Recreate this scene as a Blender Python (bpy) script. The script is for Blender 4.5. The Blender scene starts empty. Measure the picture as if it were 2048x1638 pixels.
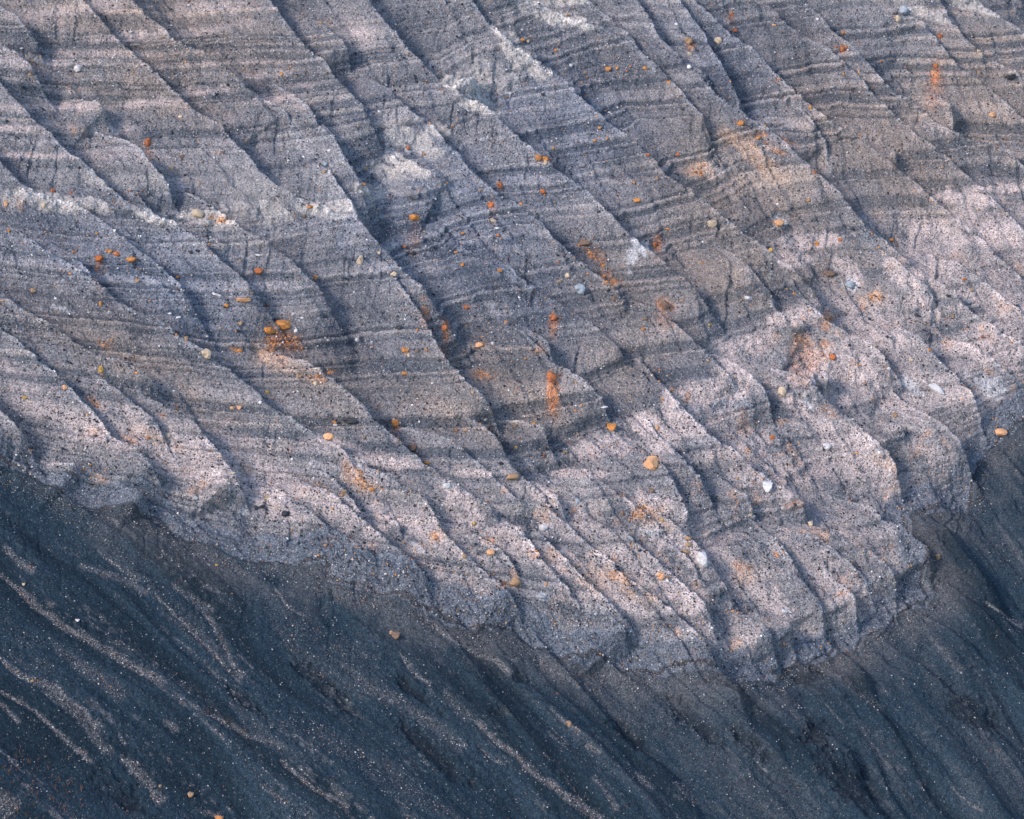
import bpy, math, random
import numpy as np
R = math.radians
rng = np.random.default_rng(7); random.seed(7)
sc = bpy.context.scene; col = sc.collection

# ------------------------------------------------------------------ camera, sky, sun, exposure
PITCH, DIST, WIDTH = R(25), 400.0, 100.0
cp, sp = math.cos(PITCH), math.sin(PITCH)
CAM = np.array([0.0, -DIST*cp, DIST*sp])
FWD = np.array([0.0, cp, -sp]); UPV = np.array([0.0, sp, cp]); RGT = np.array([1.0, 0.0, 0.0])
PXM = 2048/WIDTH                                     # photo pixels per metre at the centre of the wall
cd = bpy.data.cameras.new('camera'); cam = bpy.data.objects.new('camera', cd); col.objects.link(cam)
cam.location = CAM; cam.rotation_euler = (R(90)-PITCH, 0, 0)
cd.sensor_fit = 'HORIZONTAL'; cd.angle = 2*math.atan(WIDTH/2/DIST); cd.clip_end = 5000; cd.clip_start = 1
sc.camera = cam

SUN_EL, SUN_AZ = R(40), R(230)                       # compass azimuth, clockwise from +Y
w = bpy.data.worlds.new('World'); sc.world = w; w.use_nodes = True
nt = w.node_tree; bg = nt.nodes['Background']
sky = nt.nodes.new('ShaderNodeTexSky'); sky.sky_type = 'NISHITA'; sky.sun_disc = False
sky.sun_elevation = SUN_EL; sky.sun_rotation = SUN_AZ
nt.links.new(sky.outputs[0], bg.inputs[0]); bg.inputs[1].default_value = 0.13
sd = bpy.data.lights.new('sun', 'SUN'); sun = bpy.data.objects.new('sun', sd); col.objects.link(sun)
sd.energy = 1.5; sd.angle = R(11); sd.color = (1.0, 0.86, 0.76)
sun.rotation_euler = (R(90)-SUN_EL, 0, math.pi-SUN_AZ)
sc.view_settings.view_transform = 'Standard'; sc.view_settings.look = 'None'
sc.view_settings.exposure = 1.27; sc.view_settings.gamma = 1
sc.cycles.max_bounces = 4; sc.cycles.diffuse_bounces = 2

# ------------------------------------------------------------------ the wall's base plane
SLOPE, TH = R(32), R(43)
ca, sa, ct, st = math.cos(SLOPE), math.sin(SLOPE), math.cos(TH), math.sin(TH)
CON = np.array([st, ct, 0.0])                        # along the contour
FALL = np.array([ct*ca, -st*ca, -sa])                # down the fall line
NRM = np.array([ct*sa, -st*sa, ca])
def plane(u, v):
    """photo pixel -> point where its sight line meets the undissected slope"""
    x = (np.asarray(u, float)-1024)/PXM; y = (819-np.asarray(v, float))/PXM
    d = x[..., None]*RGT + y[..., None]*UPV + DIST*FWD
    k = -(CAM@NRM)/(d@NRM)
    return CAM + d*k[..., None]
def project(P):
    q = P-CAM; z = q@FWD
    return 1024+(q@RGT)/z*DIST*PXM, 819-(q@UPV)/z*DIST*PXM, z

# ------------------------------------------------------------------ noise
def vn(x, y, seed):
    xi = np.floor(x).astype(np.int64); yi = np.floor(y).astype(np.int64)
    fx = x-xi; fy = y-yi
    fx = fx*fx*fx*(fx*(fx*6-15)+10); fy = fy*fy*fy*(fy*(fy*6-15)+10)
    tab = np.random.default_rng(seed).random(1 << 14)
    def h(a, b): return tab[(a*7919 + b*104729 + (a*b) % 4093*31) & 16383]
    return ((h(xi, yi)*(1-fx)+h(xi+1, yi)*fx)*(1-fy) + (h(xi, yi+1)*(1-fx)+h(xi+1, yi+1)*fx)*fy)*2-1
def fbm(x, y, seed, o=4, g=0.5):
    a, t, s = 1.0, 0.0, 0.0
    for i in range(o):
        t = t+a*vn(x, y, seed+i); s += a; a *= g; x = x*2.03+11.7; y = y*2.03+5.3
    return t/s*1.4
def ss(a, b, x):
    t = np.clip((x-a)/(b-a), 0, 1); return t*t*(3-2*t)
def lin(r, g, b): return np.array([((c/255+.055)/1.055)**2.4 if c > 10 else c/255/12.92 for c in (r, g, b)])

# ------------------------------------------------------------------ lines read off the wall: spur crests (crop offset, points)
K = 700/2047
CRESTS = {
(0,0): [
 [(790,0),(840,60),(960,150),(1040,230),(1200,290),(1330,380),(1480,510),(1640,600),(1690,640),(1760,740),(1800,830)],
 [(480,0),(570,90),(700,240),(760,290),(900,410),(1000,500),(1070,575),(1140,640),(1300,720),(1350,800),(1390,845),(1450,900),(1540,1000),(1600,1060),(1760,1150),(1900,1200),(2010,1265)],
 [(0,480),(60,550),(140,620),(190,690),(300,770),(340,830),(420,900),(480,930),(560,1010),(640,1090),(740,1170),(860,1240),(1000,1290),(1080,1335),(1160,1390),(1280,1500),(1400,1600)],
 [(560,615),(640,690),(740,780),(830,880),(880,950),(980,1050),(1040,1130),(1110,1200)],
 [(1570,0),(1640,90),(1720,190),(1800,290),(1900,360),(1980,470),(2047,540)],
 [(1640,380),(1740,490),(1800,590),(1850,700),(1950,800),(2047,960)],
 [(0,930),(100,1040),(200,1110),(330,1150),(500,1210),(560,1250),(700,1360),(800,1440),(930,1530),(1000,1600)],
 [(1100,920),(1130,1050),(1200,1130),(1290,1230),(1430,1330),(1560,1400),(1700,1500),(1800,1600)],
 [(0,1320),(150,1370),(250,1450),(400,1540),(520,1620)],
 [(0,30),(90,90),(170,165),(260,240),(340,330)],[(0,250),(120,330),(250,430),(380,520)],[(420,420),(520,520),(640,600),(740,690)],
 [(560,990),(640,1080),(720,1160),(800,1230)],[(780,1040),(850,1150),(900,1240)],[(1610,930),(1690,1110),(1760,1200)]],
(680,0): [
 [(180,0),(240,90),(330,180),(400,270),(480,350),(580,450),(700,540),(800,590),(900,640),(960,720),(1070,820),(1160,880),(1250,960),(1330,1030),(1460,1110),(1530,1190),(1640,1300),(1760,1410),(1900,1520),(2000,1600)],
 [(800,20),(860,110),(920,180),(1040,270),(1200,370),(1300,450),(1400,550),(1500,640),(1620,740),(1750,830),(1850,930),(1900,1000),(2047,1090)],
 [(1100,0),(1170,20),(1350,110),(1520,150),(1640,210),(1740,290),(1840,400),(1900,470)],
 [(1010,150),(1080,210),(1140,260),(1200,345)],
 [(1450,0),(1560,90),(1680,190),(1760,300),(1860,390),(1960,490),(2047,590)],
 [(1740,0),(1800,90),(1860,200),(1930,270),(2047,360)],
 [(60,240),(150,340),(240,450),(330,550),(420,640),(560,740),(640,830),(700,880),(750,960),(830,1030),(920,1110),(950,1140),(1060,1190),(1190,1290),(1250,1380),(1330,1440),(1420,1520),(1560,1630)],
 [(0,210),(80,290),(130,340)],[(0,870),(40,950),(100,1020),(180,1080),(270,1130),(330,1150)],
 [(0,1090),(60,1180),(110,1290),(200,1400),(280,1480),(340,1560),(400,1610)],
 [(310,780),(380,860),(480,920),(560,980),(640,1010),(740,1080)],[(740,1290),(790,1370),(880,1440),(960,1510),(1050,1600)],
 [(560,430),(600,400),(700,470),(840,430),(880,520)],[(400,600),(480,660),(600,740)]],
(1348,0): [
 [(0,320),(80,370),(150,440),(260,560),(400,650),(500,710),(600,780),(700,870),(780,950),(900,1040),(1000,1140),(1050,1220),(1130,1310),(1230,1390),(1350,1500),(1550,1640)],
 [(30,0),(100,90),(170,180),(230,300),(290,390),(340,480),(400,560),(410,630)],
 [(150,0),(240,80),(330,170),(420,240),(500,290),(560,360),(640,440),(730,520),(800,590),(900,670),(990,730),(1090,780),(1180,850),(1280,920),(1370,1000),(1470,1080),(1550,1150),(1640,1240),(1750,1310),(1830,1400),(1900,1480),(2047,1600)],
 [(500,0),(570,20),(680,140),(800,210),(900,260),(1000,350),(1080,420),(1150,510),(1250,610),(1330,680),(1440,780),(1570,870),(1660,950),(1740,1020),(1840,1100),(1900,1170),(1990,1250),(2047,1330)],
 [(770,0),(870,80),(960,190),(1050,250),(1150,360),(1220,450),(1320,540),(1430,600),(1530,700),(1640,760),(1800,810),(1960,860),(2047,940)],
 [(1150,0),(1250,80),(1440,110),(1530,220),(1620,330),(1700,410),(1840,500),(1950,600),(2047,690)],
 [(1560,0),(1600,80),(1700,220),(1800,310),(1920,380),(2047,450)],[(1780,0),(1880,90),(2047,190)],
 [(0,1060),(60,1090),(180,1170),(300,1260),(420,1360),(520,1420),(600,1490),(680,1540),(740,1600)],
 [(150,1280),(260,1370),(340,1450),(420,1530),(500,1620)],[(1120,1330),(1200,1420),(1300,1510),(1400,1600)],
 [(700,540),(800,640),(850,740),(930,830),(980,940)],[(1230,740),(1290,850),(1350,950)],[(1450,400),(1560,500),(1640,620),(1690,740)]],
(0,540): [
 [(0,120),(100,190),(220,260),(370,340),(430,400),(520,450),(700,510),(830,580),(950,640),(1100,720)],
 [(0,330),(100,400),(180,470),(280,560),(380,630),(430,700),(490,760),(560,830),(650,960),(780,1020),(900,1130),(980,1200),(1080,1290)],
 [(500,500),(580,570),(660,650),(740,720),(830,800),(900,860),(1000,960),(1080,1060)],
 [(520,0),(600,100),(700,170),(800,230),(950,280),(1060,370),(1200,460),(1350,570),(1500,690),(1600,780),(1740,880)],
 [(800,640),(900,710),(1000,780),(1090,830),(1150,880),(1200,960),(1270,1030),(1350,1140),(1460,1250),(1560,1340)],
 [(1320,640),(1440,700),(1560,760),(1700,850),(1850,950),(2047,1060)],
 [(0,820),(60,880),(200,980),(310,1080)],[(1540,1130),(1650,1240),(1780,1360),(1900,1480),(2047,1560)],
 [(1820,1060),(1950,1170),(2047,1300)],[(900,30),(1000,100),(1120,190),(1230,260)],
 [(1560,330),(1700,440),(1850,560),(1950,640),(2047,720)],[(300,1000),(420,1080),(560,1180)],[(700,1160),(820,1250),(960,1340)],
 [(1240,1120),(1340,1210),(1420,1300)]],
(680,540): [
 [(320,20),(380,120),(470,240),(540,360),(610,490),(650,540),(740,640),(840,720),(960,800),(1040,880)],
 [(1000,730),(1090,800),(1180,870),(1260,950),(1340,1020)],
 [(900,100),(980,180),(1040,290),(1120,390),(1200,470),(1250,540),(1340,580),(1430,640),(1530,720),(1640,810),(1720,880)],
 [(1120,240),(1180,330),(1230,430),(1260,530)],[(1000,0),(1100,60),(1200,130),(1280,170),(1380,230),(1480,300),(1600,400),(1740,500),(1830,560)],
 [(1760,400),(1830,490),(1870,610),(1930,700),(1990,780),(2047,830)],[(1780,760),(1850,830),(1900,940),(1960,1020),(2047,1120)],
 [(1300,950),(1380,1020),(1480,1160),(1560,1230),(1660,1310),(1800,1400),(1900,1500),(2000,1610)],
 [(0,680),(120,780),(250,900),(340,970),(430,1050),(500,1130),(640,1200),(760,1290),(900,1390),(1000,1470),(1100,1560)],
 [(0,1030),(100,1110),(250,1180),(380,1260),(490,1300),(560,1420),(600,1520),(680,1600)],
 [(350,750),(450,830),(560,890),(660,960),(720,1000),(820,1100),(930,1200),(1040,1310),(1180,1340),(1260,1390),(1350,1460),(1440,1550),(1530,1620)],
 [(740,760),(860,860),(930,950),(1010,1140),(1100,1210),(1200,1290),(1280,1410)],[(1060,1080),(1120,1140),(1230,1250),(1330,1350),(1420,1440)],
 [(1690,1230),(1750,1340),(1810,1430),(1880,1500)],[(1830,1230),(1900,1330),(1960,1480),(2047,1560)],[(0,1350),(120,1450),(250,1560),(320,1620)],
 [(240,1330),(330,1440),(420,1540)]],
(1348,540): [
 [(0,310),(120,410),(220,500),(330,620),(430,700),(520,790)],[(120,300),(200,390),(300,470),(400,560),(500,640),(600,740),(700,850)],
 [(20,740),(100,830),(200,930),(280,990),(400,1060),(520,1160),(640,1230),(760,1320),(830,1380),(930,1480)],
 [(620,0),(700,30),(780,150),(900,270),(1000,340),(1150,400),(1250,510),(1400,620),(1480,690)],
 [(480,380),(560,450),(700,560),(820,640),(930,750),(1040,850),(1150,940),(1260,1040),(1380,1200),(1450,1280)],
 [(1200,100),(1270,200),(1350,330),(1450,400),(1560,520),(1640,600),(1720,700),(1800,780),(1880,860),(1910,910)],
 [(1480,0),(1650,140),(1800,260),(1900,330),(2047,420)],[(1550,250),(1700,370),(1800,460),(1950,580),(2047,650)],
 [(1320,620),(1420,740),(1520,850),(1640,960),(1760,1080),(1850,1180)],[(1230,770),(1300,850),(1430,970)],
 [(1060,900),(1160,970),(1270,1100),(1340,1200)],[(440,1300),(510,1400),(560,1500),(640,1600)],[(300,1130),(380,1230),(480,1350),(560,1430)],
 [(950,1180),(1050,1260),(1150,1340),(1260,1450),(1360,1560)],[(700,1380),(800,1480),(920,1590)],[(0,1230),(60,1330),(110,1460),(180,1560)],
 [(560,150),(640,230),(800,300),(880,360)],[(780,440),(830,590),(870,680)],[(880,470),(920,600),(960,680)],[(1740,0),(1900,120),(2047,240)]],
(680,1078): [
 [(1500,50),(1600,130),(1750,250),(1850,330),(1960,420),(2047,500)],[(1250,20),(1340,110),(1450,230),(1560,330),(1670,440),(1760,500),(1850,640)],
 [(870,0),(960,60),(1060,170),(1160,280)],[(1130,40),(1190,130),(1280,220),(1390,310),(1500,400)],[(640,0),(740,80),(900,220),(1000,290),(1100,370),(1180,470)],
 [(1540,360),(1620,440),(1700,530),(1780,610)],[(300,20),(420,120),(560,220),(660,310)],[(1750,20),(1850,110),(1950,200),(2047,290)]],
(1348,1078): [
 [(0,240),(100,320),(180,430),(260,520),(310,590),(330,690)],[(340,250),(440,370),(550,470),(640,580),(690,670)],
 [(540,0),(620,10),(720,170),(830,290),(900,370),(940,460),(1000,530)],[(880,20),(1000,100),(1150,220),(1230,300),(1290,370)],
 [(1050,0),(1150,60),(1270,150),(1330,210),(1360,280),(1395,350)],[(1430,0),(1530,90),(1570,200)],[(540,330),(620,400),(720,490),(790,580)],
 [(860,110),(960,200),(1080,330),(1160,480)],[(140,180),(260,240),(350,340)],
 [(780,560),(830,640),(900,720),(1040,840),(1200,970),(1400,1150),(1600,1330),(1750,1480)],[(1020,530),(1100,680),(1180,800),(1260,900)],
 [(150,690),(230,740),(280,850),(370,950),(480,1080),(620,1200),(800,1360)],[(340,700),(330,830),(400,900),(460,1000)],
 [(1240,470),(1400,620),(1560,760),(1700,900),(1900,1080),(2047,1200)],[(1480,320),(1640,470),(1800,620),(2047,860)],[(1600,120),(1750,300),(1900,470),(2047,600)],
 [(1700,0),(1830,170),(1950,400),(2047,500)],[(780,980),(900,1080),(1050,1220),(1200,1400)]],
}
LIP = [(-900,700),(-300,800),(-60,868),(0,885),(41,902),(75,920),(137,950),(171,974),(212,978),(274,988),(342,1008),(376,1029),(424,1039),(479,1060),(530,1073),(600,1092),(655,1098),(668,1125),(700,1140),(783,1157),(851,1177),(919,1198),(954,1211),(1005,1211),(1050,1222),(1084,1239),(1121,1258),(1193,1276),(1261,1290),(1313,1298),(1348,1307),(1427,1314),(1461,1316),(1500,1314),(1584,1317),(1590,1300),(1568,1282),(1622,1276),(1645,1271),(1690,1265),(1700,1252),(1724,1249),(1748,1246),(1752,1225),(1779,1215),(1825,1201),(1818,1175),(1850,1168),(1881,1160),(1888,1143),(1866,1100),(1845,1040),(1838,985),(1861,971),(1905,968),(1967,961),(1981,940),(1975,905),(1990,862),(2048,825),(2110,770),(2300,600),(2900,100),(3600,-500),(3600,-4000),(-3000,-4000),(-3000,500)]

# horizons of the bedding, as rows of the photo at given columns
HU = np.array([-900,0,150,300,450,600,740,900,980,1100,1180,1300,1430,1590,1700,1880,2048,2600.])
H1 = np.array([380,400,418,430,432,425,385,325,230,135,50,-60,-180,-300,-380,-510,-640,-1100.])
H2 = np.array([560,735,770,815,850,870,888,902,908,906,895,845,755,610,505,420,365,150.])
H3 = np.array([720,895,960,995,1045,1095,1140,1190,1210,1240,1272,1303,1320,1318,1265,1150,890,600.])
HS = [H1-830, H1-195, H1, H2, H3, H3+700]; SG = [-3., 0., 1., 2., 3., 5.]
def bedding(u, v):
    out = np.full(u.shape, -3.0)
    Hs = [np.interp(u, HU, h) for h in HS]
    out = SG[0]+(v-Hs[0])/(Hs[1]-Hs[0])*3
    for i in range(1, 5):
        m = v > Hs[i]
        out = np.where(m, SG[i]+(v-Hs[i])/np.maximum(Hs[i+1]-Hs[i], 20)*(SG[i+1]-SG[i]), out)
    return out

# ------------------------------------------------------------------ the grid: fine inside the photographed field, coarser beyond
def axis(a, b, step, out0, out1):
    mid = np.arange(a, b+step, step); lo, hi = [], []
    s, x = step, a
    while x > out0: s = min(s*1.12, 30); x -= s; lo.append(x)
    s, x = step, mid[-1]
    while x < out1: s = min(s*1.12, 30); x += s; hi.append(x)
    return np.array(lo[::-1]+list(mid)+hi)
STEP = 1.6
au = axis(-70, 2120, STEP, -900, 2900); av = axis(-60, 1720, STEP, -700, 2500)
U, V = np.meshgrid(au, av); NR, NC = U.shape
P0 = plane(U, V)
S = P0@CON; T = P0@FALL
nz = fbm(S/4.0, T/4.0, 11, 3); nz2 = fbm(S/4.0, T/4.0, 21, 3)
fine = fbm(S/0.9, T/1.2, 31, 3)
SW = S+0.13*nz+0.07*fine; TW = T+0.13*nz2
def to_st(pts):
    p = plane(np.array([q[0] for q in pts]), np.array([q[1] for q in pts])); return np.stack([p@CON, p@FALL], 1)
def window(pts, mg):
    us = [q[0] for q in pts]; vs = [q[1] for q in pts]
    i0, i1 = np.searchsorted(av, [min(vs)-mg, max(vs)+mg]); j0, j1 = np.searchsorted(au, [min(us)-mg, max(us)+mg])
    return slice(i0, i1), slice(j0, j1)
def line_dist(A, X, Y):
    """signed distance to a polyline in metres, and how far along it (0..1)"""
    L = np.r_[0, np.cumsum(np.hypot(*np.diff(A, axis=0).T))]
    best = np.full(X.shape, 1e9); sg = np.ones(X.shape); tau = np.zeros(X.shape)
    for k in range(len(A)-1):
        a, b = A[k], A[k+1]; e = b-a; l2 = e@e
        f = np.clip(((X-a[0])*e[0]+(Y-a[1])*e[1])/l2, 0, 1)
        dx = X-a[0]-f*e[0]; dy = Y-a[1]-f*e[1]; d = dx*dx+dy*dy; m = d < best
        best = np.where(m, d, best); sg = np.where(m, np.sign(dx*e[1]-dy*e[0]), sg); tau = np.where(m, (L[k]+f*(L[k+1]-L[k]))/L[-1], tau)
    return np.sqrt(best), sg, tau

# fan coordinates: everything runs towards one distant low point of the funnel
FX, FY = 4640., 4900.
ANG = np.arctan2(FY-V, FX-U); RAD = np.hypot(FX-U, FY-V)
Q = ANG*5200/PXM; RR = RAD/PXM                        # metres across and along, roughly
QW = Q+1.6*fbm(S/9, T/14, 41, 2)

ridge = 1-np.abs(fbm(QW/4.2, RR/30, 51, 2))
inner = ss(-420, -120, U)*ss(2500, 2200, U)*ss(-300, -120, V)*ss(2000, 1750, V)
floor = -2.2+1.2*ridge+0.2*nz-1.3*inner
H = floor.copy(); CD = np.full(U.shape, 9.0)          # CD: distance to the nearest crest
todo = []
for (ox, oy), lines in CRESTS.items():
    for ln in lines:
        pts = [(ox+x*K, oy+y*K) for x, y in ln]
        f0 = not (ln[0][0] <= 40 or ln[0][1] <= 40); f1 = not (ln[-1][0] >= 2000 or ln[-1][1] >= 1590)
        for end, fade in ((0, f0), (-1, f1)):
            if not fade:                              # the crest goes on past the crop: carry it on
                a, b = (pts[0], pts[1]) if end == 0 else (pts[-1], pts[-2])
                l = math.hypot(a[0]-b[0], a[1]-b[1]); ext = 40
                if (end == 0 and (a[1] < 5 or a[0] < 5)) or (end == -1 and a[0] > 2040): ext = 160
                q = (a[0]+(a[0]-b[0])/l*ext, a[1]+(a[1]-b[1])/l*ext)
                pts = [q]+pts if end == 0 else pts+[q]
        A = to_st(pts); todo.append((-np.hypot(*np.diff(A, axis=0).T).sum(), len(todo), pts, A, f0, f1))
for length, _, pts, A, f0, f1 in sorted(todo, key=lambda t: t[:2]):   # long crests first; short ones grow out of their flanks
    length = -length
    if 1:
        sl = window(pts, 260)
        d, sg, tau = line_dist(A, SW[sl], TW[sl])
        r = random.Random(int(pts[0][0]*7+pts[0][1]))
        c0 = r.uniform(-0.2, 0.2) - (0.3 if length < 9 else 0)
        at_ = lambda p: H[min(np.searchsorted(av, p[1]), NR-1), min(np.searchsorted(au, p[0]), NC-1)]
        h0, h1 = max(at_(pts[0]), -2.6)-.15, max(at_(pts[-1]), -2.6)-.15
        c = c0+0*d
        if f0: m_ = 1-ss(0, min(.7, 7/length), tau); c = c*(1-m_)+min(h0, c0)*m_
        if f1: m_ = ss(1-min(.5, 5/length), 1, tau); c = c*(1-m_)+min(h1, c0)*m_
        lf, rf = r.uniform(.42, .55), r.uniform(1.2, 1.5)
        dd = np.sqrt(d*d+.002)-.045
        # left flank: even, slightly hollow; right flank: steep
        h = c-np.where(sg < 0, lf*dd-0.010*dd*dd*(dd < 15), rf*dd)
        Hs = H[sl]; k = .07
        m = np.maximum(Hs, h); H[sl] = m+k*np.log1p(np.exp(-np.abs(Hs-h)/k))-k*.3
        e0 = np.where((tau > .01) & (tau < .99), d, 9); CD[sl] = np.minimum(CD[sl], e0)

# inside / outside the wall: signed distance (px) to its lip
INS = np.zeros(U.shape, bool)
lx = np.array([p[0] for p in LIP], float); ly = np.array([p[1] for p in LIP], float)
UL = U+6*fbm(S/2, T/2, 61, 4); VL = V+8*fbm(S/2, T/2, 65, 4)+5*(H+.5)*ss(200, 500, U)-6
for a in range(len(LIP)):
    b = (a+1) % len(LIP)
    if ly[a] == ly[b]: continue
    m = ((VL < ly[a]) != (VL < ly[b])) & (UL < (lx[b]-lx[a])*(VL-ly[a])/(ly[b]-ly[a])+lx[a]); INS ^= m
LD = np.full(U.shape, 1e9)
for a in range(len(LIP)-5):
    p, e = np.array([lx[a], ly[a]]), np.array([lx[a+1]-lx[a], ly[a+1]-ly[a]])
    sl = window([(lx[a], ly[a]), (lx[a+1], ly[a+1])], 330)
    X, Y = UL[sl]-p[0], VL[sl]-p[1]; f = np.clip((X*e[0]+Y*e[1])/(e@e), 0, 1)
    LD[sl] = np.minimum(LD[sl], np.hypot(X-f*e[0], Y-f*e[1]))
LD = np.minimum(LD, 330); SD = np.where(INS, LD, -LD)

def saw(ph, p): x = ph-np.floor(ph); return np.where(x < p, x/p, (1-x)/(1-p))
QS = Q+.55*fbm(S/6, T/8, 231, 3)+.10*fine                # smaller ribs between the big ones, sharp to the right
H = H+.26*(saw(QS/1.9, .82)-.6)*ss(-.45, .35, fbm(S/7, T/9, 233, 3))+.12*(saw(QS/1.0+.3, .8)-.5)*ss(-.2, .5, fbm(S/5, T/7, 237, 3))
Hs_ = bedding(U, V); gu = np.gradient(Hs_, axis=1)/np.gradient(au)[None]; gv = np.gradient(Hs_, axis=0)/np.gradient(av)[:, None]
dip = np.clip(-gu/np.maximum(gv, 1e-4), -1.3, .18)
for ax, n_ in ((0, 80), (1, 80), (0, 60), (1, 60)):                      # smooth the dip
    k_ = np.ones(2*n_+1)/(2*n_+1); c_ = np.cumsum(np.pad(dip, [(n_+1, n_) if a == ax else (0, 0) for a in (0, 1)], 'edge'), axis=ax)
    dip = (np.take(c_, np.arange(2*n_+1, c_.shape[ax]), ax)-np.take(c_, np.arange(0, c_.shape[ax]-2*n_-1), ax))/(2*n_+1)
B = bedding(U, V-(12-38*dip)*H)                        # which bed crops out here
B = B+0.018*fbm(S/16, T/16, 71, 2)
# flutes running down the spur flanks, harder beds standing proud, knobbly tuff
flank = ss(.5, 1.6, CD)
UN = (U+8*nz)/PXM
flute = fbm(UN/1.0, V/PXM/9.0, 81, 3); fm = .5*ss(.05, .7, fbm(S/5, T/5, 85, 2))
for fu, fv, fr, fh in [(1480,390,50,70),(600,330,50,60),(1115,270,40,60),(540,340,40,50),(1870,150,40,60),(1715,440,50,60),(1900,520,50,60),(1690,720,60,60),(850,190,50,40),(930,175,50,40),(100,285,50,50),(270,480,50,50),(530,450,70,50),(610,480,40,50),(190,300,50,40),(1340,1020,60,50),(1900,600,50,50),(700,140,40,60),(820,140,40,50),(90,840,60,50),(1250,790,60,60),(1120,800,50,50),(1960,560,50,60),(1200,690,60,60),(1560,480,80,60),(1450,550,60,60),(1010,130,50,40),(1300,690,60,50),(1830,420,60,50),(760,480,50,60)]:
    fm = np.maximum(fm, np.exp(-((U-fu+15)/fr)**2-((V-fv-25)/fh)**2))
H = H-0.5*ss(.25, .9, CD)*fm*ss(.05, .8, flute)
BP = np.interp(B, [-3, 0, 1, 2, 3, 5], [-830, -195, 0, 450, 760, 1460.])
beds = fbm(BP/26, S/60, 91, 3); crumb_ = fbm(S/.42, T/.5, 35, 3)
lr = np.random.default_rng(5); edges, tones = [-900.], []
while edges[-1] < 1700:
    th_ = lr.choice([3, 4.5, 7, 11, 18, 30], p=[.24, .28, .22, .14, .08, .04])*lr.uniform(.8, 1.3); edges.append(edges[-1]+th_)
    tones.append(np.clip(lr.normal(0, .6), -1, 1)*(1.6 if th_ < 8 else .9))
xs = np.arange(-900, 1700, .5); tb = np.array(tones)[np.clip(np.searchsorted(edges, xs)-1, 0, len(tones)-1)]; tb = np.convolve(tb, np.ones(4)/4, 'same')
bw = BP+2.5*fbm(S/16, T/16, 191, 2)+.9*crumb_
layer = np.interp(bw, xs, tb)*(.5+.5*ss(-.5, .4, fbm(S/14, BP/40, 195, 3)))
line = ss(.5, .75, fbm(BP/8, S/50, 129, 1))*ss(.1, .6, fbm(S/9, BP/50, 133, 2))
crumb = fbm(S/.42, T/.5, 35, 3)
H = H+0.07*beds+0.12*layer+0.06*fine+0.055*crumb+0.10*line+0.16*nz*ss(-60, 40, SD)

# the cinder slope below the lip
rib = fbm(QW/3.4, RR/40, 101, 3); ribb = fbm(QW/8.5, RR/60, 105, 2)
rgt = ss(900, 1700, U+0.5*(V-1300))
SC = -1.5+rib*(.5+.8*rgt)+ribb*(1.6+.5*rgt)+0.10*fbm(Q/.8, RR/5, 111, 3)+0.07*fbm(S/.5, T/.5, 115, 2)
fadeb = np.exp(SD/250)*(SD < 0)+(SD >= 0)
lipk = ss(120, 420, U)
SCR = SC*(1-.92*fadeb)+(.85*H-.05-.10*lipk)*.92*fadeb
wl = ss(-3, 5, SD)
HT = SCR*(1-wl)+(H)*wl
HT = HT+0.04*lipk*np.exp(-np.maximum(SD, 0)/20)*(SD > 0)*wl    # the lip stands out a little
HT = HT-0.15*lipk*(.4+.6*ss(-.5, .6, nz2))*np.exp(-((SD+8)/7)**2)                         # and is undercut

# ------------------------------------------------------------------ colour of the ground itself
UI, VI, _z = project(P0+HT[..., None]*NRM)               # the patches below are placed on the relief, not on the bare plane
def ell(u, v, ru, rv, rot=0, soft=.35, rough=.35):
    sl = window([(u, v)], max(ru, rv)*1.9+60)
    x, y = UI[sl]-u, VI[sl]-v
    c, s = math.cos(R(rot)), math.sin(R(rot))
    d = np.sqrt(((x*c+y*s)/ru)**2+((-x*s+y*c)/rv*np.where(y > 0, 1.15, .9))**2)+rough*fine[sl]+rough*.8*nz[sl]+rough*.6*crumb[sl]
    return sl, 1-ss(1-soft, 1+soft, d)
pale = np.zeros(U.shape); tuff = np.zeros(U.shape); rust = np.zeros(U.shape); brown = np.zeros(U.shape); white = np.zeros(U.shape); dark = np.zeros(U.shape)
def add(mask, lst, soft=.35, k=1.0, rough=.35):
    for e in lst:
        sl, m = ell(*e[:5], soft=soft, rough=rough) if len(e) > 4 else ell(*e, soft=soft, rough=rough)
        mask[sl] = np.maximum(mask[sl], m*k)
TUFF = [(100,403,85,18,10),(30,398,28,20),(190,412,50,14,20),(305,436,42,13,15),(420,440,60,18,5),(470,425,40,20),(540,425,45,24),(640,422,48,14,10),(690,415,35,10),(735,383,40,13,25),(770,345,50,16,15),(815,335,58,15,20),(835,292,50,18,25),(800,265,40,18,20),(890,265,30,13,20),(955,212,38,14,20),(920,170,40,18,25),(1000,165,40,18),(1065,142,46,16,25),(1040,112,40,13,30),(960,140,35,22),(1150,43,42,13,22),(1090,35,40,10,20),(1110,5,60,9),(1010,72,30,12,25),(1850,30,60,9,15),(1960,20,50,10,20)]
add(tuff, TUFF, .25, 1, .42)
add(tuff, [(500,380,160,26,5),(250,360,160,16),(640,340,60,40,40),(880,110,70,40,45),(1430,340,75,30,10)], .8, .45, .5)
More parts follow.
